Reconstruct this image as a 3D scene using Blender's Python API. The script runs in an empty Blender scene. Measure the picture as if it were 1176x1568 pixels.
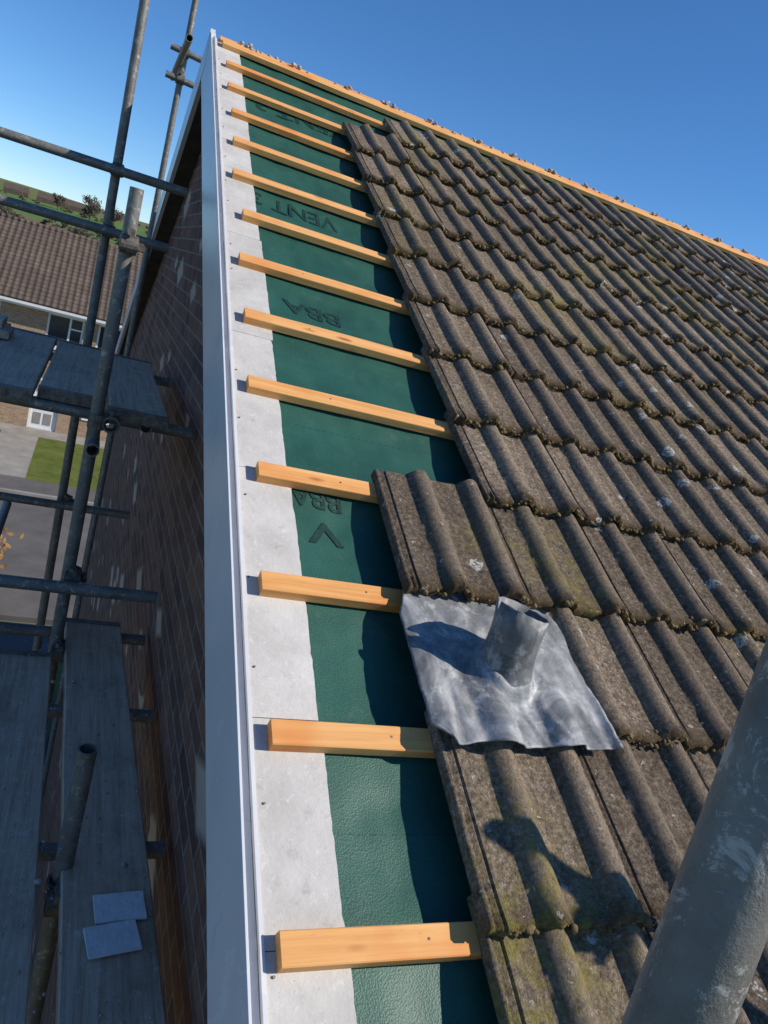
import bpy, math, random
from mathutils import Vector, Matrix, noise
random.seed(7)
TH=math.radians(27); G=0.345
sc=bpy.context.scene
ROOFM=Matrix.Rotation(TH,4,'X')
def RW(u,v,w): return ROOFM@Vector((u,v,w))
def nz(x,y,z=0.0,s=1.0): return noise.noise(Vector((x*s,y*s,z*s)))

# ---------------- materials ----------------
class NT:
    def __init__(s,name):
        s.m=bpy.data.materials.new(name); s.m.use_nodes=True
        s.t=s.m.node_tree; s.n=s.t.nodes; s.l=s.t.links
        s.b=s.n['Principled BSDF']
        s.tc=s.n.new('ShaderNodeTexCoord')
        s.co=s.tc.outputs['Object']
    def link(s,a,b): s.l.new(a,b)
    def noise(s,scale,detail=4,rough=.6,vec=None,dist=0.0):
        n=s.n.new('ShaderNodeTexNoise'); n.inputs['Scale'].default_value=scale
        n.inputs['Detail'].default_value=detail; n.inputs['Roughness'].default_value=rough
        n.inputs['Distortion'].default_value=dist
        s.link(vec or s.co,n.inputs['Vector']); return n.outputs['Fac']
    def voro(s,scale,vec=None,feat='F1'):
        n=s.n.new('ShaderNodeTexVoronoi'); n.feature=feat; n.inputs['Scale'].default_value=scale
        s.link(vec or s.co,n.inputs['Vector']); return n
    def ramp(s,fac,stops):
        n=s.n.new('ShaderNodeValToRGB'); e=n.color_ramp.elements
        while len(e)<len(stops): e.new(0.5)
        for i,(p,c) in enumerate(stops):
            e[i].position=p; e[i].color=(c,c,c,1) if isinstance(c,(int,float)) else (*c,1)
        s.link(fac,n.inputs['Fac']); return n.outputs['Color']
    def mix(s,fac,a,b,mode='MIX'):
        n=s.n.new('ShaderNodeMix'); n.data_type='RGBA'; n.blend_type=mode
        for v,i in((fac,n.inputs[0]),(a,n.inputs[6]),(b,n.inputs[7])):
            if isinstance(v,(int,float)): i.default_value=v if i.type=='VALUE' else (v,v,v,1)
            elif isinstance(v,tuple): i.default_value=(*v,1)
            else: s.link(v,i)
        return n.outputs[2]
    def math(s,op,a,b=0.0):
        n=s.n.new('ShaderNodeMath'); n.operation=op
        for v,i in((a,n.inputs[0]),(b,n.inputs[1])):
            if isinstance(v,(int,float)): i.default_value=v
            else: s.link(v,i)
        return n.outputs[0]
    def mapping(s,scale=(1,1,1),loc=(0,0,0),rot=(0,0,0)):
        n=s.n.new('ShaderNodeMapping'); n.inputs['Scale'].default_value=scale
        n.inputs['Location'].default_value=loc; n.inputs['Rotation'].default_value=rot
        s.link(s.co,n.inputs['Vector']); return n.outputs[0]
    def island(s):
        g=s.n.new('ShaderNodeNewGeometry'); return g.outputs['Random Per Island']
    def bump(s,h,strength=.5,dist=.01):
        n=s.n.new('ShaderNodeBump'); n.inputs['Strength'].default_value=strength
        n.inputs['Distance'].default_value=dist; s.link(h,n.inputs['Height'])
        s.link(n.outputs[0],s.b.inputs['Normal'])
    def out(s,col,rough=.8,metal=0.0,spec=None):
        if isinstance(col,tuple): s.b.inputs['Base Color'].default_value=(*col,1)
        else: s.link(col,s.b.inputs['Base Color'])
        if isinstance(rough,(int,float)): s.b.inputs['Roughness'].default_value=rough
        else: s.link(rough,s.b.inputs['Roughness'])
        s.b.inputs['Metallic'].default_value=metal
        if spec is not None: s.b.inputs['Specular IOR Level'].default_value=spec
        return s.m

def m_tile():
    t=NT('weathered_concrete_tile')
    isl=t.island()
    a=t.ramp(t.noise(9,5,.7),[(.3,(.110,.080,.057)),(.5,(.208,.158,.113)),(.72,(.33,.255,.185))])
    c=t.mix(.6,a,t.ramp(t.noise(95,4,.8),[(.36,(.03,.025,.02)),(.5,(.215,.165,.118)),(.66,(.52,.43,.33))]))
    c=t.mix(.85,c,t.ramp(isl,[(0,.66),(.5,1.0),(1,1.22)]),'MULTIPLY')
    st=t.noise(1,4,.6,t.mapping((38,2.2,8)))
    c=t.mix(t.ramp(st,[(.5,0),(.72,.5)]),c,(.075,.055,.04))
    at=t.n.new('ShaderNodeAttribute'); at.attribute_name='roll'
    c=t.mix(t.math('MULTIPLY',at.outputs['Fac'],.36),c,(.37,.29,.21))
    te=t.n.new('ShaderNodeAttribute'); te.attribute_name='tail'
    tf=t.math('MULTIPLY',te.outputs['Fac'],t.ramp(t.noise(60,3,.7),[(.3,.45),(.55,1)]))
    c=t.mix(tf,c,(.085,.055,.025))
    mo=t.math('MULTIPLY',t.ramp(t.noise(22,5,.8),[(.44,0),(.62,.9)]),t.ramp(t.noise(1.9,2,.5),[(.53,0),(.68,.9)]))
    c=t.mix(mo,c,(.28,.235,.055))
    c=t.mix(t.ramp(t.noise(26,5,.8,t.mapping((1,1,1),(4,9,1))),[(.57,0),(.68,.65)]),c,(.04,.032,.025))
    wv=t.n.new('ShaderNodeMix'); wv.data_type='VECTOR'; wv.inputs[0].default_value=.03
    nn=t.n.new('ShaderNodeTexNoise'); nn.inputs['Scale'].default_value=60; t.link(t.co,nn.inputs['Vector'])
    t.link(t.co,wv.inputs[4]); t.link(nn.outputs['Color'],wv.inputs[5])
    v=t.voro(13,wv.outputs[1])
    sel=t.n.new('ShaderNodeSeparateColor'); t.link(v.outputs['Color'],sel.inputs[0])
    spot=t.math('LESS_THAN',v.outputs['Distance'],t.math('MULTIPLY',t.math('SUBTRACT',sel.outputs[0],.64),.8))
    brk=t.ramp(t.noise(110,3,.6),[(.42,.05),(.55,.9)])
    spot=t.math('MULTIPLY',spot,brk)
    c=t.mix(spot,c,(.62,.62,.58))
    v2=t.voro(60,wv.outputs[1]); s2=t.n.new('ShaderNodeSeparateColor'); t.link(v2.outputs['Color'],s2.inputs[0])
    sp2=t.math('LESS_THAN',v2.outputs['Distance'],t.math('MULTIPLY',t.math('SUBTRACT',s2.outputs[0],.80),1.4))
    c=t.mix(t.math('MULTIPLY',sp2,.7),c,(.55,.52,.45))
    h=t.math('ADD',t.noise(190,4,.8),t.math('MULTIPLY',t.noise(34,4,.6),1.3))
    t.bump(h,1.0,.007)
    return t.out(c,.95,spec=.2)
def m_wood():
    t=NT('pine_batten')
    isl=t.island()
    g=t.noise(1,5,.65,t.mapping((2.2,55,55)),.6)
    c=t.ramp(g,[(.3,(.57,.22,.055)),(.5,(.73,.335,.105)),(.7,(.81,.44,.17))])
    c=t.mix(t.ramp(isl,[(0,0),(1,.45)]),c,(.80,.48,.20))
    c=t.mix(t.ramp(t.noise(5,3,.5),[(.5,0),(.7,.6)]),c,(.66,.19,.035))
    k=t.voro(1,t.mapping((4.5,14,14)))
    c=t.mix(t.ramp(k.outputs['Distance'],[(.07,.85),(.15,0)]),c,(.34,.10,.025))
    c=t.mix(t.ramp(t.noise(70,4,.8),[(.62,0),(.72,.35)]),c,(.25,.13,.06))
    t.bump(g,.35,.003)
    return t.out(c,.7,spec=.25)
def m_membrane():
    t=NT('green_breather_membrane')
    c=t.ramp(t.noise(6,4,.6),[(.3,(.010,.064,.046)),(.7,(.021,.100,.072))])
    sep=t.n.new('ShaderNodeSeparateXYZ'); t.link(t.co,sep.inputs[0])
    fr=t.math('FRACT',t.math('DIVIDE',t.math('ADD',sep.outputs[1],10.02),.55))
    ln=t.math('LESS_THAN',t.math('ABSOLUTE',t.math('SUBTRACT',fr,.5)),.003)
    ds=t.math('LESS_THAN',t.math('FRACT',t.math('MULTIPLY',sep.outputs[0],48)),.6)
    c=t.mix(t.math('MULTIPLY',t.math('MULTIPLY',ln,ds),.7),c,(.004,.03,.026))
    wv=t.voro(300)
    c=t.mix(t.ramp(wv.outputs['Distance'],[(.1,.35),(.5,0)]),c,(.055,.155,.125))
    t.bump(t.math('ADD',t.math('MULTIPLY',wv.outputs['Distance'],.35),t.math('MULTIPLY',t.noise(7,2,.5),1.6)),.2,.007)
    c=t.mix(t.ramp(t.noise(15,5,.8),[(.58,0),(.8,.35)]),c,(.14,.2,.17))
    return t.out(c,.5,spec=.45)
def m_cement():
    t=NT('fibre_cement_undercloak')
    c=t.ramp(t.noise(7,4,.65),[(.3,(.47,.44,.405)),(.7,(.62,.59,.55))])
    c=t.mix(t.ramp(t.noise(1,4,.8,t.mapping((60,45,20)),.6),[(.58,0),(.64,.4)]),c,(.72,.71,.69))
    c=t.mix(t.ramp(t.noise(30,5,.7),[(.58,0),(.75,.5)]),c,(.30,.27,.24))
    c=t.mix(t.ramp(t.noise(160,3,.8),[(.62,0),(.72,.5)]),c,(.22,.20,.18))
    c=t.mix(.6,c,t.ramp(t.island(),[(0,.85),(1,1.05)]),'MULTIPLY')
    t.bump(t.noise(90,4,.7),.4,.003)
    return t.out(c,.85,spec=.3)
def m_upvc():
    t=NT('white_upvc')
    c=t.ramp(t.noise(3,4,.6),[(.3,(.60,.60,.61)),(.7,(.68,.68,.69))])
    c=t.mix(t.ramp(t.noise(1,4,.75,t.mapping((6,9,5)),1.0),[(.60,0),(.63,.3)]),c,(.46,.47,.49))
    c=t.mix(t.ramp(t.noise(1,4,.75,t.mapping((6,7,5),(3,3,3)),1.0),[(.62,0),(.64,.35)]),c,(.80,.80,.80))
    c=t.mix(t.ramp(t.noise(60,4,.75),[(.64,0),(.8,.4)]),c,(.3,.3,.3))
    return t.out(c,.35,spec=.4)
def m_brick(name,c1,c2,mor,axis='YZ',rough=.9,reflected_sun=0.0):
    t=NT(name)
    sep=t.n.new('ShaderNodeSeparateXYZ'); t.link(t.co,sep.inputs[0])
    cb=t.n.new('ShaderNodeCombineXYZ')
    i={'X':0,'Y':1,'Z':2}
    t.link(sep.outputs[i[axis[0]]],cb.inputs[0]); t.link(sep.outputs[i[axis[1]]],cb.inputs[1])
    b=t.n.new('ShaderNodeTexBrick'); t.link(cb.outputs[0],b.inputs['Vector'])
    b.inputs['Scale'].default_value=1; b.inputs['Brick Width'].default_value=.225; b.inputs['Row Height'].default_value=.075
    b.inputs['Mortar Size'].default_value=.006; b.inputs['Mortar Smooth'].default_value=.2; b.inputs['Bias'].default_value=0
    b.inputs['Color1'].default_value=(*c1,1); b.inputs['Color2'].default_value=(*c2,1); b.inputs['Mortar'].default_value=(*mor,1)
    c=t.mix(.5,b.outputs['Color'],t.ramp(t.noise(18,4,.7),[(.3,.45),(.7,1.5)]),'MULTIPLY')
    if reflected_sun:  # diamond patches of reflected sunlight, painted into the brick colour
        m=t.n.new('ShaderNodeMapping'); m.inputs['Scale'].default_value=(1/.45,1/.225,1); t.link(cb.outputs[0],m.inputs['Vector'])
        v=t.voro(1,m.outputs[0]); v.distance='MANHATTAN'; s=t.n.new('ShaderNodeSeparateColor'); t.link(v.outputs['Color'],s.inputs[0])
        f=t.math('MULTIPLY',t.math('GREATER_THAN',s.outputs[0],.76),t.ramp(v.outputs['Distance'],[(.38,reflected_sun),(.55,0)]))
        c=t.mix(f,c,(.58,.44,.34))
    t.bump(t.math('ADD',t.math('MULTIPLY',b.outputs['Fac'],-1.0),t.math('MULTIPLY',t.noise(70,3,.7),.5)),.7,.008)
    return t.out(c,rough,spec=.2)
def m_lead(name='oxidised_lead',k=1.0):
    t=NT(name)
    c=t.ramp(t.noise(8,5,.72,None,.8),[(.32,(.10*k,.105*k,.11*k)),(.5,(.22*k,.225*k,.23*k)),(.68,(.42*k,.425*k,.43*k))])
    c=t.mix(t.ramp(t.noise(15,4,.75),[(.55,0),(.64,.5)]),c,(.62*k,.62*k,.60*k))
    c=t.mix(t.ramp(t.noise(30,5,.8,t.mapping((1,1,1),(3,1,7))),[(.60,0),(.78,.45)]),c,(.08,.085,.09))
    t.bump(t.math('ADD',t.noise(17,3,.6),t.math('MULTIPLY',t.noise(130,3,.7),.2)),.35,.010)
    return t.out(c,t.ramp(t.noise(8,4,.6),[(.3,.45),(.7,.75)]),.1,spec=.4)
def m_tube():
    t=NT('galvanised_scaffold_tube')
    c=t.ramp(t.noise(14,5,.7),[(.3,(.13,.122,.11)),(.6,(.21,.20,.18)),(.8,(.30,.285,.26))])
    c=t.mix(t.ramp(t.noise(33,5,.85,None,.6),[(.55,0),(.62,.75)]),c,(.48,.46,.42))
    c=t.mix(t.ramp(t.noise(20,5,.75,t.mapping((1,1,1),(5,3,2))),[(.58,0),(.72,.65)]),c,(.15,.09,.05))
    t.bump(t.noise(60,5,.75),.6,.003)
    return t.out(c,.5,.25)
def m_board():
    t=NT('weathered_scaffold_board')
    g=t.noise(1,5,.7,t.mapping((70,3,70)),.5)
    c=t.ramp(g,[(.3,(.38,.26,.18)),(.5,(.56,.40,.285)),(.7,(.66,.50,.38))])
    c=t.mix(.7,c,t.ramp(t.island(),[(0,.8),(1,1.2)]),'MULTIPLY')
    c=t.mix(t.ramp(t.noise(28,5,.8),[(.56,0),(.68,.7)]),c,(.70,.62,.55))
    c=t.mix(t.ramp(t.noise(4,4,.7),[(.5,0),(.7,.5)]),c,(.26,.18,.125))
    t.bump(t.math('ADD',g,t.noise(90,4,.7)),.5,.004)
    return t.out(c,.9,spec=.2)
def m_simple(name,a,b,scale=8,rough=.85,bs=60,bst=.3,bd=.01,spec=.3,metal=0):
    t=NT(name); c=t.ramp(t.noise(scale,4,.65),[(.3,a),(.7,b)])
    t.bump(t.noise(bs,3,.6),bst,bd); return t.out(c,rough,metal,spec)
MT=dict(tile=m_tile(),wood=m_wood(),mem=m_membrane(),cem=m_cement(),upvc=m_upvc(),lead=m_lead(),lead2=m_lead('oxidised_lead_pipe',.72),tube=m_tube(),board=m_board())
MT['brick']=m_brick('brown_facing_brick',(.24,.115,.075),(.12,.06,.048),(.24,.20,.16),reflected_sun=.85)
MT['brick2']=m_brick('buff_brick',(.42,.28,.17),(.32,.20,.12),(.42,.38,.32),axis='XZ')
MT['brick2s']=m_brick('buff_brick_side',(.40,.26,.16),(.30,.18,.11),(.42,.38,.32),axis='YZ')
MT['moss']=m_simple('moss',(.055,.038,.015),(.25,.18,.08),25,.95,300,.6,.004)
MT['mortar']=m_simple('old_mortar',(.26,.22,.18),(.50,.46,.40),30,.95)
MT['ink']=m_simple('printed_ink',(.006,.032,.025),(.012,.052,.040),60,.6)
MT['glass']=m_simple('window_glass',(.02,.025,.03),(.05,.06,.07),2,.08,1,.02,.01,.8)
MT['white']=m_simple('white_frame',(.70,.70,.68),(.80,.80,.78),4,.4)
MT['offcut']=m_simple('pale_offcut',(.66,.64,.62),(.82,.80,.78),14,.7)
MT['steel']=m_simple('rusty_coupler',(.09,.07,.06),(.26,.23,.19),40,.6,80,.4,.004,.4,.4)
MT['asph']=m_simple('asphalt',(.085,.08,.078),(.14,.13,.125),.9,.9,50,.4,.01)
MT['pave']=m_simple('concrete_paving',(.22,.20,.18),(.32,.30,.27),2,.9,30,.4,.01)
MT['bark']=m_simple('bark',(.05,.04,.03),(.10,.08,.06),10,.95)
MT['leafg']=m_simple('hedge_leaves',(.03,.06,.012),(.09,.12,.025),5,.8)
MT['leafo']=m_simple('autumn_leaves',(.22,.11,.03),(.35,.20,.05),5,.8)
MT['twig']=m_simple('bare_twigs',(.05,.045,.035),(.10,.085,.06),2,.9)
def m_grass():
    t=NT('grass_and_fields')
    f=t.voro(.012); s=t.n.new('ShaderNodeSeparateColor'); t.link(f.outputs['Color'],s.inputs[0])
    c=t.ramp(s.outputs[0],[(.0,(.085,.16,.035)),(.4,(.11,.18,.045)),(.7,(.14,.155,.06)),(1,(.15,.125,.07))])
    c=t.mix(.6,c,t.ramp(t.noise(.6,5,.7),[(.3,.5),(.7,1.4)]),'MULTIPLY')
    return t.out(c,.95,spec=.1)
MT['grass']=m_grass()
def m_lawn():
    t=NT('lawn_grass'); c=t.ramp(t.noise(1.5,6,.8),[(.35,(.07,.10,.02)),(.65,(.15,.17,.045))])
    t.bump(t.noise(40,4,.7),.6,.03); return t.out(c,.95,spec=.1)
MT['lawn']=m_lawn()
def m_rooftile2():
    t=NT('brown_pantile_roof')
    sep=t.n.new('ShaderNodeSeparateXYZ'); t.link(t.co,sep.inputs[0])
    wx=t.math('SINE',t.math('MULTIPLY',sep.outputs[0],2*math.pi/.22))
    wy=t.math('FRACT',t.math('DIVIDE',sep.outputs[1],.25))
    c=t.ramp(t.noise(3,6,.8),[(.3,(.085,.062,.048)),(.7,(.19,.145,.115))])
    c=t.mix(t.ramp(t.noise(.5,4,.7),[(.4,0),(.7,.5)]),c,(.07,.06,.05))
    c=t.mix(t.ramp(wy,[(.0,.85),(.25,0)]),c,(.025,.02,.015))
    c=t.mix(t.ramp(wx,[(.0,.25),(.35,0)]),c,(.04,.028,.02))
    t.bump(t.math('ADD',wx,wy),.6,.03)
    return t.out(c,.9,spec=.2)
MT['roof2']=m_rooftile2()

# ---------------- mesh helpers ----------------
def mesh(name,V,F,mat,parent=None,smooth=False,roof=False,attrs=None,fm=None):
    me=bpy.data.meshes.new(name); me.from_pydata([tuple(v) for v in V],[],F)
    mats=mat if isinstance(mat,list) else [mat]
    for m in mats: me.materials.append(m)
    if fm: me.polygons.foreach_set('material_index',fm)
    if smooth: me.polygons.foreach_set('use_smooth',[True]*len(F))
    if attrs:
        for k,vals in attrs.items():
            a=me.attributes.new(k,'FLOAT','POINT'); a.data.foreach_set('value',vals)
    me.update()
    o=bpy.data.objects.new(name,me); sc.collection.objects.link(o)
    if roof: o.matrix_world=ROOFM.copy()
    if parent: o.parent=parent
    return o
def empty(name):
    o=bpy.data.objects.new(name,None); sc.collection.objects.link(o); o.empty_display_size=.2; return o
def boxv(x0,x1,y0,y1,z0,z1,V,F):
    b=len(V)
    for z in(z0,z1):
        for x,y in((x0,y0),(x1,y0),(x1,y1),(x0,y1)): V.append((x,y,z))
    F+= [(b,b+3,b+2,b+1),(b+4,b+5,b+6,b+7),(b,b+1,b+5,b+4),(b+1,b+2,b+6,b+5),(b+2,b+3,b+7,b+6),(b+3,b,b+4,b+7)]
def bevel(o,w=.003,seg=2):
    m=o.modifiers.new('b','BEVEL'); m.width=w; m.segments=seg; m.limit_method='ANGLE'; m.angle_limit=math.radians(40)
def tubev(p1,p2,r,V,F,seg=20,wall=.004):
    p1=Vector(p1);p2=Vector(p2); d=(p2-p1).normalized()
    a=d.orthogonal().normalized(); c=d.cross(a); b=len(V)
    for p,rr in((p1,r-wall),(p1,r),(p2,r),(p2,r-wall)):
        for i in range(seg):
            t=2*math.pi*i/seg; V.append(p+(a*math.cos(t)+c*math.sin(t))*rr)
    for k in range(4):
        k2=(k+1)%4
        for i in range(seg):
            j=(i+1)%seg; F.append((b+k*seg+i,b+k*seg+j,b+k2*seg+j,b+k2*seg+i))
def tube(name,p1,p2,r=.0242,parent=None,mat=None,seg=24):
    V=[];F=[];tubev(p1,p2,r,V,F,seg)
    o=mesh(name,V,F,mat or MT['tube'],parent,True)
    m=o.modifiers.new('e','EDGE_SPLIT'); m.split_angle=math.radians(50)
    return o
def coupler(name,p,d1,d2,parent,off=.05):
    V=[];F=[];p=Vector(p);d1=Vector(d1).normalized();d2=Vector(d2).normalized()
    n=d1.cross(d2).normalized()
    tubev(p-d1*.028,p+d1*.028,.033,V,F,16,.008)
    q=p+n*off
    tubev(q-d2*.028,q+d2*.028,.033,V,F,16,.008)
    for pp,dd in((p,d2),(q,d1)):
        c=pp+dd*.042
        tubev(c-n*.03,c+n*.03,.009,V,F,8,.0085)
        tubev(c-n*.04,c-n*.028,.015,V,F,6,.0145)
        tubev(pp+dd*.03,c+dd*.008,.014,V,F,8,.0135)
    return mesh(name,V,F,MT['steel'],parent)

# ---------------- ROOF TILES ----------------
HW=.037
A=[0,.005,.008,.011,.016,.021,.024,.027,.031,.045,.065,.080]
A+=[.125+HW*x for x in(-1,-.85,-.65,-.45,-.22,0,.22,.45,.65,.85,1)]
A+=[.175,.19,.212,.230]+[.275+HW*x for x in(-1,-.85,-.65,-.45,-.22,0,.22,.45,.65,.85,1.05)]
def roll(x,hw=HW):
    x=abs(x)/hw
    return 0 if x>=1 else math.cos(math.pi/2*x)**1.15
def prof(a):
    if a<.030:
        h=-.006
        for c in(.0065,.0225): h+=.008*max(0,1-abs(a-c)/.0045)
        return h,0
    h=.028*roll(a-.125)
    r2=roll(a-.275)
    h2=.030*r2+ (.005 if a>.275 else 0)*(1-r2)
    pan=-.002*math.sin(math.pi*min(1,max(0,(a-.17)/.06))) if .17<a<.233 else 0
    return max(h,h2)+pan, max(roll(a-.125),r2)
W0,WR,TT=.018,.028,.020
V=[];F=[];AR=[];AT=[]
def tile(u0,n,seed):
    L0=n*G-.030; L1=(n+1)*G+.035
    jr=random.uniform(-.004,.004); jw=random.uniform(-.0015,.003); ju=random.uniform(-.002,.002); jt=random.uniform(-.008,.008)
    jv=random.uniform(-.004,.004)
    near=u0<3.2 and n<9
    sv=[0,.005,.012,.022,.035,.06,.10,.16,.22,.28,.34,1.0] if near else [0,.008,.025,.06,.18,.30,1.0]
    nv=len(sv); na=len(A); b=len(V)
    for layer in(0,1):
        for s in sv:
            vv0=L0+s if s<1 else L1
            for a in A:
                h,r=prof(a)
                f=(vv0-L0)/(L1-L0)
                w=W0+WR*(1-f)+h+jw+jt*(a-.15)
                uu=u0+a+ju+jr*(1-f)
                v=vv0+jv*(1-f)
                if s<.05:
                    q=nz(uu,n*3.1,seed,45); q2=nz(uu,n*3.1,seed,130)
                    k=1-s/.05
                    if layer==0:
                        w+=k*(.005*q+.005*max(0,q2)+.004)
                        if s==0: w-=.006
                    v+=(-.011*max(0,q)-.006*q2)*max(0,1-s/.02)
                elif layer==0: w+=.0014*nz(uu,vv0,seed,25)
                if layer==1: w-=TT
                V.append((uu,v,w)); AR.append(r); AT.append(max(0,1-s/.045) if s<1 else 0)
    def id(l,i,j): return b+l*nv*na+i*na+j
    for i in range(nv-1):
        for j in range(na-1):
            F.append((id(0,i,j),id(0,i,j+1),id(0,i+1,j+1),id(0,i+1,j)))
            F.append((id(1,i,j),id(1,i+1,j),id(1,i+1,j+1),id(1,i,j+1)))
    for j in range(na-1):
        F.append((id(1,0,j),id(1,0,j+1),id(0,0,j+1),id(0,0,j)))
        F.append((id(0,nv-1,j),id(0,nv-1,j+1),id(1,nv-1,j+1),id(1,nv-1,j)))
    for i in range(nv-1):
        F.append((id(0,i,0),id(0,i+1,0),id(1,i+1,0),id(1,i,0)))
        F.append((id(1,i,na-1),id(1,i+1,na-1),id(0,i+1,na-1),id(0,i,na-1)))
U0=.725
for k in range(0,25):
    for n in range(-5,12):
        if k==0 and (n>2 or n==1): continue
        if k==1 and n>10: continue
        tile(U0+.3*k,n,random.random()*50)
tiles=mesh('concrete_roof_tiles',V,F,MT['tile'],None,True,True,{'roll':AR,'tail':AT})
m=tiles.modifiers.new('e','EDGE_SPLIT'); m.split_angle=math.radians(55)

def blob(c,r,V,F,flat=.6):
    b=len(V); n1,n2=4,6; V.append((c[0],c[1],c[2]-r*flat))
    for i in range(1,n1):
        ph=-math.pi/2+math.pi*i/n1
        for j in range(n2):
            t=2*math.pi*j/n2+i*.4; q=r*random.uniform(.7,1.25)
            V.append((c[0]+math.cos(ph)*math.cos(t)*q,c[1]+math.cos(ph)*math.sin(t)*q,c[2]+math.sin(ph)*q*flat))
    V.append((c[0],c[1],c[2]+r*flat)); e=len(V)-1
    for j in range(n2):
        k=(j+1)%n2
        F.append((b,b+1+k,b+1+j)); F.append((e,b+1+(n1-2)*n2+j,b+1+(n1-2)*n2+k))
        for i in range(n1-2): F.append((b+1+i*n2+j,b+1+i*n2+k,b+1+(i+1)*n2+k,b+1+(i+1)*n2+j))
Vm=[];Fm=[]
for k in range(0,22):
    for n in range(-4,12):
        if k==0 and (n>2 or n==1): continue
        if k==1 and n>10: continue
        cnt=int((70 if k<8 else 28)*random.uniform(.45,1.1))
        for _ in range(cnt):
            a=random.uniform(.03,.317); h,r=prof(a)
            if random.random()<.35: a=random.choice([.083,.167,.233,.31])+random.uniform(-.012,.012); h,r=prof(max(.03,min(.317,a)))
            rr=(.0016+.007*random.random()**1.8)*(1 if random.random()<.9 else 1.6)
            v=n*G-.034+random.choice([random.uniform(-.004,.002),random.uniform(-.006,.004),random.uniform(-.006,.004),random.uniform(-.01,.03)])
            z=W0+WR+h-.001+random.uniform(-.009,.001)*(1 if v<n*G-.03 else 0) if v>n*G-.042 else W0+h+.002
            blob((U0+.3*k+a,v,z),rr,Vm,Fm,.6)
mesh('moss_clumps',Vm,Fm,MT['moss'],None,True,True)

# ---------------- BATTENS ----------------
UL=[.3955,.4055,.4075,.42,.411,.416,.413,.4386,.413,.426,.4295,.420,.422,.41]
V=[];F=[]
def batten(u0,u1,v1,wd=.05,th=.025,tilt=0.0):
    b=len(V); N=14
    for i in range(N+1):
        u=u0+(u1-u0)*(i/N)**1.6
        dv=.0025*nz(u,v1*5,0,2)+tilt*(u-u0); dw=.0015*nz(u,v1*3,5,2)
        for (vv,ww) in((v1-wd,-th),(v1-wd,-.002),(v1-wd+.002,0),(v1-.002,0),(v1,-.002),(v1,-th)):
            V.append((u,vv+dv,ww+dw if ww>-.01 else ww))
    for i in range(N):
        for j in range(6):
            k=(j+1)%6; a=b+i*6; F.append((a+j,a+k,a+6+k,a+6+j))
    F.append(tuple(b+j for j in range(5,-1,-1))); F.append(tuple(b+N*6+j for j in range(6)))
for n in range(-5,14):
    u0=UL[n] if n>=0 else .40+.01*random.random()
    batten(u0,8.2,n*G,.05 if n<13 else .07,tilt=random.uniform(-.006,.006)*(0 if n==13 else .5))
bt=mesh('timber_roof_battens',V,F,MT['wood'],None,False,True)
V=[];F=[]
for n in range(-2,13):
    for u in (.62+.03*random.random(),):
        tubev((u,n*G-.024,-.003),(u,n*G-.024,.0008),.0022,V,F,8,.0021)
for i in range(22):
    v=-.8+i*.25+random.uniform(-.05,.05); u=.386+random.uniform(0,.006)
    tubev((u,v,-.03),(u,v,-.0225),.0022,V,F,8,.0021)
mesh('roofing_nails',V,F,MT['steel'],None,False,True)

# ---------------- MEMBRANE ----------------
def memw(u,v):
    f=(v/G)%1.0
    e=min(1,max(0,(u-.5)/.12))
    sag=.012*math.sin(math.pi*f)*(.3+.7*e)
    wr=(.008*nz(u*1.2,v*.7,0,6)+.003*nz(u,v,3,17)+.004*abs(nz(u*2.5+v,v*.8-u,7,5)))*e
    if u<.515: sag=min(sag,.003)
    return -.031-sag+min(.003,wr*math.sin(math.pi*f))
V=[];F=[]
us=[.37+.015*i for i in range(0,72)]+[1.45+.25*i for i in range(0,28)]
vs=[-1.9+.0173*i for i in range(0,380)]
vs=[v for v in vs if v<4.585]
for v in vs:
    for u in us: V.append((u,v,memw(u,v)))
nu=len(us)
for i in range(len(vs)-1):
    for j in range(nu-1): F.append((i*nu+j,i*nu+j+1,(i+1)*nu+j+1,(i+1)*nu+j))
mem=mesh('roofing_membrane',V,F,MT['mem'],None,True,True)
def txt(body,u,v,size,rot=math.pi,sx=1.0):
    cu=bpy.data.curves.new('membrane_print','FONT'); cu.body=body; cu.size=size; cu.align_x='CENTER'; cu.align_y='CENTER'
    cu.extrude=.0002; cu.offset=.0015
    o=bpy.data.objects.new('print_tmp',cu); sc.collection.objects.link(o)
    bpy.context.view_layer.update()
    dg=bpy.context.evaluated_depsgraph_get(); me=bpy.data.meshes.new_from_object(o.evaluated_get(dg))
    bpy.data.objects.remove(o)
    R=Matrix.Translation((u,v,0))@Matrix.Rotation(rot,4,'Z')@Matrix.Diagonal((sx,1,1,1))
    me.transform(R)
    for vt in me.vertices: vt.co.z+=memw(vt.co.x,vt.co.y)+.0022
    me.materials.clear(); me.materials.append(MT['ink'])
    p=bpy.data.objects.new('membrane_print',me); sc.collection.objects.link(p)
    p.parent=mem
txt('BBA',.665,1.875,.105,sx=1.1); txt('VENT 3',.665,2.63,.14,sx=.8)
txt('BBA',.575,.975,.085,sx=.9); txt('V',.585,.865,.10,sx=1.4)
txt('VENT 3',.8,3.75,.15)

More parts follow.
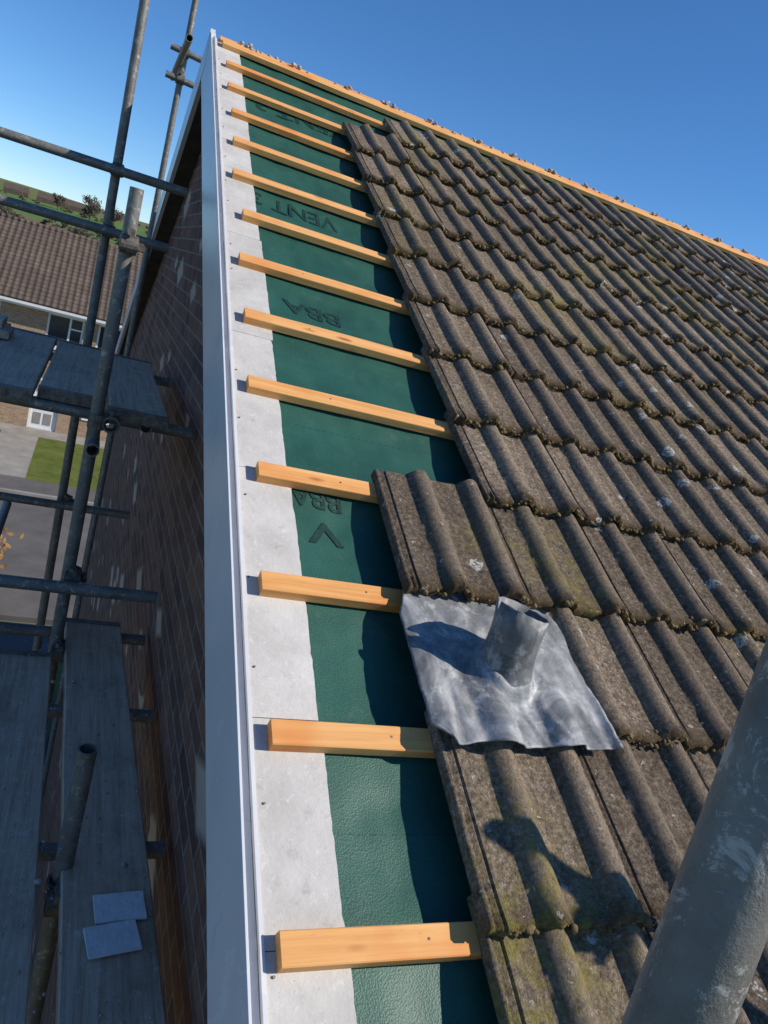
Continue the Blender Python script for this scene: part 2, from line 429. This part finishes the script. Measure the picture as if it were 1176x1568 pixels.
# ---------------- UNDERCLOAK ----------------
V=[];F=[]
cuts=[-1.9,-1.05,-.02,.36,1.03,1.62,2.25,3.1,3.72,4.56]
for v,v2 in zip(cuts[:-1],cuts[1:]):
    dv=.0008; r=.505+random.uniform(-.005,.005)
    N=int((v2-v)/.015)+1; b=len(V)
    for i in range(N+1):
        vv=v+dv+(v2-v-2*dv)*i/N
        e=r+.0022*nz(vv,0,1,60)+.003*nz(vv,4,1,9)
        if i in(0,N): e-=random.uniform(0,.006)
        for u,w in((.379,-.030),(.379,-.0253),(e,-.0253),(e,-.030)): V.append((u,vv,w))
    for i in range(N):
        for j in range(4):
            k=(j+1)%4; a=b+i*4; F.append((a+j,a+4+j,a+4+k,a+k))
    F.append((b,b+1,b+2,b+3)); F.append((b+N*4+3,b+N*4+2,b+N*4+1,b+N*4))
mesh('undercloak_board',V,F,MT['cem'],None,False,True)

# ---------------- HOUSE ----------------
house=empty('brick_house')
YA,ZA=RW(0,4.60,0).y,RW(0,4.60,0).z
VE=-2.3; YE,ZE=RW(0,VE,0).y,RW(0,VE,0).z
TF=math.radians(26); LF=7.2
YF,ZF=YA+LF*math.cos(TF),ZA-LF*math.sin(TF)
GZ=-6.75
XW=.475; XR=8.5
dz=.20/math.cos(TH)
V=[(XW,YE+.3,GZ-.5),(XW,YF-.3,GZ-.5),(XW,YF-.3,ZF+.3*math.tan(TF)-dz),(XW,YA,ZA-dz),(XW,YE+.3,ZE+.3*math.tan(TH)-dz)]
V2=[(XR,)+p[1:] for p in V]
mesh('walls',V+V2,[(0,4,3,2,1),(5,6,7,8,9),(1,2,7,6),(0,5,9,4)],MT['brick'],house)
def prism(name,pts,v0,v1,mat,roof=True):
    V=[(u,v0,w) for u,w in pts]+[(u,v1,w) for u,w in pts]; n=len(pts)
    F=[tuple(range(n))[::-1],tuple(range(n,2*n))]+[(i,(i+1)%n,n+(i+1)%n,n+i) for i in range(n)]
    return mesh(name,V,F,mat,None,False,roof)
BP=[(.347,-.235),(.347,-.014),(.348,-.0125),(.3515,-.0125),(.3525,-.014),(.3525,-.034),(.371,-.034),(.371,-.0215),(.378,-.0215),(.378,-.2),(.365,-.235)]
bb=prism('bargeboard',BP,VE,4.63,MT['upvc'])
sf=prism('soffit',[(.366,-.228),(.366,-.215),(XW+.01,-.215),(XW+.01,-.228)],VE,4.6,MT['upvc']); sf.parent=bb; sf.matrix_parent_inverse=bb.matrix_world.inverted()
def far(name,pts,mat,v0=0,v1=LF):
    V=[(u,v0,w) for u,w in pts]+[(u,v1,w) for u,w in pts]; n=len(pts)
    F=[tuple(range(n)),tuple(range(n,2*n))[::-1]]+[(i,n+i,n+(i+1)%n,(i+1)%n) for i in range(n)]
    o=mesh(name,V,F,mat,None); o.matrix_world=Matrix.Translation((0,YA,ZA))@Matrix.Rotation(-TF,4,'X')
    o.parent=house; return o
far('bargeboard_far',[(.345,-.225),(.345,.0),(.372,.0),(.372,-.225)],MT['upvc'])
far('soffit_far',[(.373,-.222),(.373,-.21),(XW-.002,-.21),(XW-.002,-.222)],MT['bark'])
far('far_roof_slope',[(.373,-.03),(.373,.02),(XR,.02),(XR,-.03)],MT['roof2'],v0=.16)
V=[];F=[];boxv(XW+.004,XR,VE,4.5,-.19,-.06,V,F)
dk=mesh('roof_deck',V,F,MT['bark'],None,False,True); dk.parent=house
V=[];F=[]
for i in range(170):
    u=.45+random.random()*7.6; blob((u,4.55+random.uniform(-.01,.03),-.014+random.uniform(0,.010)),random.uniform(.006,.014),V,F,.7)
for i in range(25):
    u=.55+i*.3+random.uniform(-.02,.02)
    for _ in range(4): blob((u+random.uniform(-.03,.03),4.55+random.uniform(-.01,.02),-.006+random.uniform(0,.012)),random.uniform(.008,.016),V,F,.8)
mesh('ridge_mortar_remnants',V,F,MT['mortar'],None,True,True)
V=[];F=[]; boxv(.40,8.2,4.497,4.575,-.05,-.010,V,F)
mesh('ridge_board',V,F,MT['wood'],None,False,True)

# ---------------- LEAD VENT FLASHING ----------------
flash=empty('lead_pipe_flashing')
V=[];F=[];nu,nv=90,80
PU,PV=.906,.462
for i in range(nv+1):
    v=.283+(.690-.283)*i/nv
    for j in range(nu+1):
        fu=j/nu; ul=.700+.030*max(0,(v-.60)/.09); ur=1.122-.03*max(0,(v-.60)/.09)
        u=ul+(ur-ul)*fu
        ff=(v-.315)/.41
        base=W0+WR*(1-ff)+.007-.006*max(0,min(1,(v-.58)/.08))
        lo=max(0,min(1,(.44-v)/.10))
        up=max(0,min(1,(v-.60)/.05))
        rr=0
        for c in(.85,1.0,1.15): rr=max(rr,roll(u-c,.046))
        cr=1-abs(nz(u*1.6+v*.5,v*.8,4,9))*2
        w=base+rr*.029*(.22+.80*lo)*(1-up)+(1-up)*(.004*nz(u,v,2,12)+.0022*nz(u,v,9,40)+.004*max(0,cr-.6)*(1+lo)+.003*math.sin(u*62+5*nz(u,v,1,7))*lo)
        d=math.hypot(u-PU,(v-PV)/1.08)
        w+=.026*math.exp(-((max(0,d-.052))/.016)**2)*(1-up)
        if u<.722: w+=(-.35*(.722-u)+.2*(.722-u)*nz(v,0,0,14))*(1-up)
        if u>1.10: w-=.10*(u-1.10)
        e=(.006*nz(u,0,5,13)-.006*rr) if i<8 else 0
        uu=u+(.006*nz(v,2,2,10) if j>nu-4 or j<4 else 0)
        corner=max(0,1-math.hypot(u-.70,v-.283)/.045)
        V.append((uu+.020*corner,v+e*(1-i/8)+.02*corner,w+.016*corner))
for i in range(nv):
    for j in range(nu):
        a=i*(nu+1)+j
        F.append((a,a+1,a+nu+2,a+nu+1))
o=mesh('lead_sheet',V,F,MT['lead'],flash,True,True)
s=o.modifiers.new('s','SOLIDIFY'); s.thickness=.003; s.offset=-1
V=[];F=[];seg=64; base=RW(PU,PV,.045); H=.142
prof_=[(0,.062),(.015,.060),(.03,.057),(.05,.055),(.08,.054),(.10,.054),(1,.0545),(1,.0505),(.08,.050),(.02,.050)]
for (h,r) in prof_:
    for i in range(seg):
        t=2*math.pi*i/seg
        dt=abs((t-3.0+math.pi)%(2*math.pi)-math.pi)
        hh=h if h<1 else H+.012*math.cos(t-3.3)+.003*nz(math.cos(t),math.sin(t),0,3)-(.035*math.exp(-(dt/.07)**2))
        r2=r*(1+.03*nz(math.cos(t),math.sin(t),h*8,1.8)+ (.04*math.cos(2*t+.6) if h==1 else 0)+(.10*math.exp(-((dt-.25)/.2)**2) if h==1 else 0))
        V.append(base+Vector((math.cos(t)*r2,math.sin(t)*r2,hh)))
for k in range(len(prof_)-1):
    for i in range(seg):
        j=(i+1)%seg; F.append((k*seg+i,k*seg+j,(k+1)*seg+j,(k+1)*seg+i))
k=(len(prof_)-1)*seg; F.append(tuple(k+i for i in range(seg)))
mesh('lead_sleeve',V,F,MT['lead2'],flash,True)

# ---------------- SCAFFOLD ----------------
CX,CY,CZ=0,-.83,.883
scf=empty('scaffolding')
T=lambda n,a,b:tube(n,a,b,parent=scf)
T('standard_1',(-.012,3.77,2.02),(.085,3.77,-6.7))
T('standard_2',(.074,2.17,1.05),(.125,2.17,-6.7))
T('standard_3',(.172,.93,-.36),(.165,.90,-6.7))
T('guard_rail_1',(-3.2,3.70,1.20),(.36,3.70,1.19))
T('guard_rail_2',(-3.2,3.62,.885),(.32,3.62,.883))
T('ledger_1',(-3.2,3.66,-.67),(.40,3.66,-.66))
T('transom_1',(-3.2,2.03,-.44),(.42,2.03,-.425))
T('ledger_2',(-.27,-.9,-.785),(-.27,3.9,-.785))
T('ledger_4',(.27,2.25,.2),(.27,3.9,.2))
for i,y in enumerate((.35,1.05,1.75,2.35)):
    T('transom_l%d'%i,(-1.2,y,-.787),(.455,y,-.785))
for i,y in enumerate((2.32,3.5)):
    T('transom_u%d'%i,(-2.2,y,.195),(.46,y,.195))
T('ledger_end',(.085,2.05,.12),(.085,3.9,.12))
T('standard_4',(.335,6.08,2.95),(.325,6.08,-6.7))
T('tube_far_1',(.22,6.03,2.14),(.60,6.03,2.12)); T('tube_far_2',(.22,6.03,2.34),(.62,6.03,2.31))
T('tube_far_3',(.30,5.2,2.25),(.30,6.7,2.25))
pole=tube('scaffold_pole',(.412,-.534,.974),(.196,-.777,-.223),seg=48)
bp=empty('shadow_caster')  # unseen tube and coupler, added to cast a shadow band on the tiles
tube('shadow_tube',RW(1.55,.095,.80),RW(2.5,-.63,.80),seg=32,parent=bp)
coupler('shadow_coupler',RW(1.72,-.035,.80),RW(1.024,-.781,0),RW(0,0,1),bp)
for i,(p,d1,d2) in enumerate([((.002,3.77,1.195),(0,0,1),(1,0,0)),((.01,3.70,.885),(0,0,1),(1,0,0)),((.045,3.77,-.665),(0,0,1),(1,0,0)),
    ((.10,2.17,-.43),(0,0,1),(1,0,0)),((.085,2.17,.205),(0,0,1),(0,1,0)),((.08,2.17,.86),(0,0,1),(1,0,0)),((.168,.92,-.79),(0,0,1),(1,0,0)),((.333,6.08,2.14),(0,0,1),(1,0,0)),((.333,6.08,2.33),(0,0,1),(1,0,0)),((.10,2.17,-.76),(0,0,1),(1,0,0))]):
    coupler('coupler_%d'%i,p,d1,d2,scf,off=-.05)
def board(name,x0,x1,y0,y1,ztop,skew=0):
    V=[];F=[]; N=24
    th=.038
    for i in range(N+1):
        y=y0+(y1-y0)*i/N; sx=skew*(1-i/N)
        for x,z in((x0,ztop-th),(x0,ztop-.003),(x0+.004,ztop),((x0+x1)/2,ztop-.0015),(x1-.004,ztop),(x1,ztop-.003),(x1,ztop-th)):
            V.append((x+sx+.003*nz(y,x,0,3),y+(.003*nz(x,y,1,40) if i in(0,N) else 0),z+.003*nz(y,x,2,2)))
    for i in range(N):
        for j in range(7):
            k=(j+1)%7;a=i*7;F.append((a+j,a+k,a+7+k,a+7+j))
    F.append(tuple(range(6,-1,-1)));F.append(tuple(N*7+j for j in range(7)))
    mesh(name,V,F,MT['board'],scf)
    V=[];F=[]
    for y,s in((y0,1),(y1,-1)):
        sx=skew if y==y0 else 0
        boxv(x0+sx-.002,x1+sx+.002,y-(.002 if s>0 else .03),y+(.03 if s>0 else .002),ztop-th-.002,ztop+.004,V,F)
    mesh(name+'_band',V,F,MT['steel'],scf)
board('lower_board_1',.112,.337,-1.4,2.36,-.72,.14)
board('lower_board_2',-.155,.075,-1.4,2.05,-.722,.10)
board('lower_board_3',-.395,-.17,-1.4,2.05,-.725,.09)
board('lower_board_4',-.64,-.41,-1.4,2.05,-.72,.08)
board('upper_board_1',.118,.342,2.18,3.63,.262,0)
board('upper_board_2',-.135,.085,2.30,3.70,.262,0)
board('upper_board_3',-.375,-.150,2.20,3.78,.258,0)
board('upper_board_4',-.615,-.390,2.25,3.85,.262,0)
board('upper_board_5',-.86,-.63,2.2,3.85,.262,0)
V=[];F=[];boxv(-.95,-.34,3.25,3.47,.266,.304,V,F);boxv(-.9,-.38,3.3,3.52,.306,.344,V,F)
o=mesh('stacked_boards',V,F,MT['board'],scf);bevel(o)
V=[];F=[]
for c,r in(((.292,.672),.16),((.310,.768),.08)):
    b=len(V)
    boxv(-.062,.062,-.044,.044,0,.006,V,F)
    R=Matrix.Translation((c[0],c[1],-.714))@Matrix.Rotation(r,4,'Z')
    for i in range(b,len(V)): V[i]=R@Vector(V[i])
mesh('cement_board_offcuts',V,F,MT['offcut'],None)
V=[];F=[]
for i in range(420):
    x=random.uniform(-.35,.42);y=random.uniform(-.2,2.2)
    blob((x,y,-.716),random.uniform(.0015,.005)*(1 if random.random()<.93 else 2.2),V,F,.6)
mesh('debris_crumbs',V,F,MT['mortar'],None,True)

# ---------------- GROUND & SURROUNDINGS ----------------
def tz(x,y):
    if y<48: return GZ
    t=y-48
    r=-1.5*min(1,t/40)
    if y>110: r+= (y-110)*.050 - max(0,(y-520))*.050
    amp=min(1,max(0,(y-60)/200))
    return GZ+r+amp*(5*noise.noise(Vector((x*.008,y*.008,0))))
V=[];F=[]
xs=[-900,-600,-400,-260,-180,-120,-80,-50,-25,0,25,50,80,120,180,260,400,600,900]
xs2=[];[xs2.extend([xs[i]+(xs[i+1]-xs[i])*k/3 for k in range(3)]) for i in range(len(xs)-1)];xs2.append(900)
ys=[-300,-100,-20,0,20,40,48]+[48+10*i for i in range(1,30)]+[345+25*i for i in range(1,40)]
for y in ys:
    for x in xs2: V.append((x,y,tz(x,y)))
n=len(xs2)
for i in range(len(ys)-1):
    for j in range(n-1): F.append((i*n+j,i*n+j+1,(i+1)*n+j+1,(i+1)*n+j))
mesh('ground',V,F,MT['grass'],None,True)
def sheet(name,x0,x1,y0,y1,z,mat):
    return mesh(name,[(x0,y0,z),(x1,y0,z),(x1,y1,z),(x0,y1,z)],[(0,1,2,3)],mat)
DY=CY+30
sheet('road',-60,60,15.6,21.6,GZ+.008,MT['asph'])
V=[];F=[];boxv(-60,60,21.6,21.73,GZ,GZ+.12,V,F);boxv(-60,60,15.47,15.6,GZ,GZ+.12,V,F)
mesh('kerb',V,F,MT['pave'])
V=[];F=[];boxv(-60,60,21.735,22.9,GZ,GZ+.115,V,F); mesh('pavement',V,F,MT['asph'])
V=[];F=[];boxv(-60,60,14.0,15.465,GZ,GZ+.115,V,F); mesh('pavement',V,F,MT['asph'])
sheet('front_lawn',-60,60,22.95,28.2,GZ+.10,MT['lawn'])
V=[];F=[];boxv(-2.2,-1.0,22.96,DY-1.12,GZ+.10,GZ+.13,V,F);boxv(-30,30,DY-1.1,DY-.02,GZ+.09,GZ+.125,V,F);boxv(-8,-4.6,22.96,DY-1.12,GZ+.10,GZ+.13,V,F)
mesh('garden_path',V,F,MT['pave'])
sheet('driveway',-14,.46,-8,13.95,GZ+.012,MT['asph'])

def neighbour(name,x0,x1,y0,depth,z0,ze,zr,opens):
    e=empty(name)
    V=[];F=[]
    xsn=sorted({x0,x1,*[o[0] for o in opens],*[o[1] for o in opens]}); zs=sorted({z0,ze,*[o[2] for o in opens],*[o[3] for o in opens]})
    idx={}
    def P(x,z,y):
        k=(x,z,y)
        if k not in idx: idx[k]=len(V);V.append((x,y,z))
        return idx[k]
    for i in range(len(xsn)-1):
        for j in range(len(zs)-1):
            cx=(xsn[i]+xsn[i+1])/2;cz=(zs[j]+zs[j+1])/2
            if any(o[0]<cx<o[1] and o[2]<cz<o[3] for o in opens): continue
            F.append((P(xsn[i],zs[j],y0),P(xsn[i+1],zs[j],y0),P(xsn[i+1],zs[j+1],y0),P(xsn[i],zs[j+1],y0)))
    R=.09
    for o in opens:
        a,b,c,d=o[:4]
        q=[(a,c),(b,c),(b,d),(a,d)]
        for k in range(4):
            p1=q[k];p2=q[(k+1)%4]
            F.append((P(*p1,y0),P(*p2,y0),P(*p2,y0+R),P(*p1,y0+R)))
    mesh('front_wall',V,F,MT['brick2'],e)
    yr=y0+depth/2; yb=y0+depth
    V=[(x0,y0,z0),(x0,yb,z0),(x0,yb,ze),(x0,yr,zr-.1),(x0,y0,ze)]; V+=[(x1,)+p[1:] for p in V]
    mesh('side_walls',V,[(0,1,2,3,4),(9,8,7,6,5),(1,6,7,2)],MT['brick2s'],e)
    for o in opens:
        a,b,c,d,kind=o; f=.07; V=[];F=[]; y1=y0+R-.03;y2=y0+R+.04
        bars=[(a,a+f,c,d),(b-f,b,c,d),(a+f,b-f,c,c+f),(a+f,b-f,d-f,d)]
        if kind=='w':
            m=a+(b-a)*.62; bars+=[(m-f/2,m+f/2,c+f,d-f),(m+f/2,b-f,d-.45,d-.40)]
        for q in bars: boxv(q[0],q[1],y1,y2,q[2],q[3],V,F)
        if kind=='w': boxv(a-.05,b+.05,y0-.05,y0+.06,c-.06,c-.002,V,F)
        mesh('window_frame' if kind=='w' else 'door_frame',V,F,MT['white'],e)
        V=[];F=[]; boxv(a+f,b-f,y1+.02,y1+.03,c+f,d-f,V,F)
        mesh('window_glass' if kind=='w' else 'door_leaf',V,F,MT['glass'] if kind=='w' else MT['white'],e)
        if kind=='d':
            V=[];F=[]
            for i in range(2):
                for j in range(3): boxv(a+.16+i*.36,a+.42+i*.36,y1+.005,y1+.018,c+.2+j*.6,c+.62+j*.6,V,F)
            mesh('door_panels',V,F,MT['pave'],e)
    pitch=math.atan2(zr-ze,depth/2); L=(depth/2+.35)/math.cos(pitch)
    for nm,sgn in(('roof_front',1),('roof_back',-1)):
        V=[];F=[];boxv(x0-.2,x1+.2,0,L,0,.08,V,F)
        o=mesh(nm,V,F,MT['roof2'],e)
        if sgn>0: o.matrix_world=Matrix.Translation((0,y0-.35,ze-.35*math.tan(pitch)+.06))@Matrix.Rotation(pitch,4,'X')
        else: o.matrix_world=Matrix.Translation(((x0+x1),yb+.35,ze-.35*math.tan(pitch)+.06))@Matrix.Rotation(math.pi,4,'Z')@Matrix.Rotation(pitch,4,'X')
    V=[];F=[];boxv(x0-.2,x1+.2,y0-.34,y0-.31,ze-.28,ze-.1,V,F);boxv(x0-.2,x1+.2,y0-.308,y0-.002,ze-.26,ze-.24,V,F)
    boxv(x0-.2,x1+.2,y0-.45,y0-.343,ze-.2,ze-.12,V,F)
    mesh('fascia_and_gutter',V,F,MT['white'],e)
    V=[];F=[];tubev((x0-.2,yr,zr+.11),(x1+.2,yr,zr+.11),.11,V,F,12); mesh('ridge_tiles',V,F,MT['roof2'],e,True)
    V=[];F=[];tubev((x0+6.1,y0-.06,z0),(x0+6.1,y0-.06,ze-.2),.035,V,F,10); mesh('downpipe',V,F,MT['white'],e,True)
    return e
zg=GZ+.1
op=[(-1.37,-.15,-3.55,-2.35,'w'),(.33,1.6,-3.55,-2.35,'w'),(-1.5,-.52,zg,zg+2.05,'d'),(-4.6,-2.9,-3.55,-2.35,'w'),(-5.0,-3.0,-5.9,-4.6,'w'),(.35,2.2,-5.9,-4.6,'w'),(-7.6,-6.4,-3.55,-2.35,'w')]
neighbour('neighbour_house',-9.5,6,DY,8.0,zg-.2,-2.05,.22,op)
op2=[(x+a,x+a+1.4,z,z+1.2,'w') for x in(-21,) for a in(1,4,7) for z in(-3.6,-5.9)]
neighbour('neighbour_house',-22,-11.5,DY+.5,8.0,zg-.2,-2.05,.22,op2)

def leaves(V,F,c,r,n,size,sq=1.0):
    cl=[]
    for _ in range(max(4,n//60)):
        d=Vector((random.gauss(0,1),random.gauss(0,1),random.gauss(0,1))).normalized()*random.uniform(.3,1)
        cl.append(Vector((d.x*r,d.y*r,d.z*r*sq)))
    for _ in range(n):
        q=random.choice(cl)+Vector((random.gauss(0,.2*r),random.gauss(0,.2*r),random.gauss(0,.17*r*sq)))
        p=Vector(c)+q; a=Vector((random.gauss(0,1),random.gauss(0,1),random.gauss(0,1))).normalized(); b=a.orthogonal().normalized()
        s=size*random.uniform(.5,1.3); k=len(V)
        V+= [p-a*s,p+b*s*.6,p+a*s,p-b*s*.6]; F.append((k,k+1,k+2,k+3))
def tree(name,x,y,h,r,mat,n=700,size=.35):
    z=tz(x,y); V=[];F=[];fm=[]
    def limb(p,q,r1,r2):
        p=Vector(p);q=Vector(q);d=(q-p).normalized();a=d.orthogonal().normalized();c=d.cross(a);b=len(V)
        for pp,rr in((p,r1),(q,r2)):
            for i in range(7): t=2*math.pi*i/7;V.append(pp+(a*math.cos(t)+c*math.sin(t))*rr)
        for i in range(7): F.append((b+i,b+(i+1)%7,b+7+(i+1)%7,b+7+i)); fm.append(0)
    limb((x,y,z),(x,y,z+h*.45),h*.03,h*.02)
    for i in range(9):
        t=random.uniform(0,6.28);el=random.uniform(.3,1.2); l=h*random.uniform(.3,.5)
        limb((x,y,z+h*random.uniform(.3,.45)),(x+math.cos(t)*math.cos(el)*l,y+math.sin(t)*math.cos(el)*l,z+h*.4+math.sin(el)*l),h*.015,h*.004)
    f0=len(F); leaves(V,F,(x,y,z+h*.66),r,n,size,.8); fm+=[1]*(len(F)-f0)
    return mesh(name,V,F,[MT['bark'],mat],None,False,fm=fm)
tree('bare_tree',-6.0,300,9,3.8,MT['twig'],1500,.35); tree('bare_tree',-18,330,6,2.6,MT['twig'],800,.3)
tree('bare_tree',2,310,8,3.5,MT['twig'],1200,.35)
V=[];F=[]
for i in range(150):
    row=random.choice([130,200,205,330,430]); x=random.uniform(-.28,.12)*row; y=row+random.uniform(-4,4)+x*.15
    r=random.uniform(.9,2.2); leaves(V,F,(x,y,tz(x,y)+r*.5),r,100,.35,.6)
mesh('distant_trees',V,F,MT['twig'])
V=[];F=[]
for i in range(12):
    x=random.uniform(-75,-15);y=random.uniform(330,400);z=tz(x,y)-1.5;w=random.uniform(4,8)
    b=len(V); boxv(x,x+w,y,y+6,z,z+3.5,V,F)
    k=len(V); V+=[(x,y+3,z+5.8),(x+w,y+3,z+5.8)]
    F+=[(b+4,b+5,k+1,k),(b+7,k,k+1,b+6),(b+4,k,b+7),(b+5,b+6,k+1)]
mesh('distant_village',V,F,MT['roof2'])
V=[];F=[]
for i in range(16): leaves(V,F,(-3.4+random.uniform(-.6,.6),9+i*.42,GZ+.9),.62,260,.05,.9)
mesh('garden_hedge',V,F,MT['leafg'])
V=[];F=[];leaves(V,F,(-1.55,15.0,GZ+1.0),.75,1300,.06,1.1); mesh('autumn_shrub',V,F,MT['leafo'])

# ---------------- CAMERA / LIGHT ----------------
cols=Matrix(((.9054,.162,.3923),(-.3252,-.3294,.8864),(.2728,-.9302,-.2456)))
R=Matrix((( cols[0][0],-cols[0][1],-cols[0][2]),(cols[1][0],-cols[1][1],-cols[1][2]),(cols[2][0],-cols[2][1],-cols[2][2])))
q=R.to_quaternion(); q.normalize()
cd=bpy.data.cameras.new('camera'); cam=bpy.data.objects.new('camera',cd); sc.collection.objects.link(cam)
cam.location=(CX,CY,CZ); cam.rotation_mode='QUATERNION'; cam.rotation_quaternion=q
cd.sensor_fit='VERTICAL'; cd.sensor_height=24; cd.sensor_width=18; cd.lens=24*1159.5/1568; cd.clip_start=.05; cd.clip_end=5000
sc.camera=cam
S=(ROOFM.to_3x3()@Vector((1.0,-.05,1.0))).normalized()
el=math.asin(S.z); az=math.atan2(S.x,S.y)
ld=bpy.data.lights.new('sun','SUN'); ld.energy=5.0; ld.angle=math.radians(.53); ld.color=(1,.93,.82)
lo=bpy.data.objects.new('sun',ld); sc.collection.objects.link(lo)
lo.rotation_mode='QUATERNION'; lo.rotation_quaternion=S.to_track_quat('Z','Y')
w=bpy.data.worlds.new('World'); sc.world=w; w.use_nodes=True
nt=w.node_tree; sk=nt.nodes.new('ShaderNodeTexSky'); sk.sky_type='NISHITA'; sk.sun_disc=False
sk.sun_elevation=el; sk.sun_rotation=az; sk.air_density=.8; sk.dust_density=0.0; sk.ozone_density=7.0
hs=nt.nodes.new('ShaderNodeHueSaturation'); hs.inputs['Saturation'].default_value=1.12
bg=nt.nodes['Background']; nt.links.new(sk.outputs[0],hs.inputs['Color']); nt.links.new(hs.outputs[0],bg.inputs['Color']); bg.inputs['Strength'].default_value=.14
sc.view_settings.view_transform='Standard'; sc.view_settings.look='None'; sc.view_settings.exposure=0
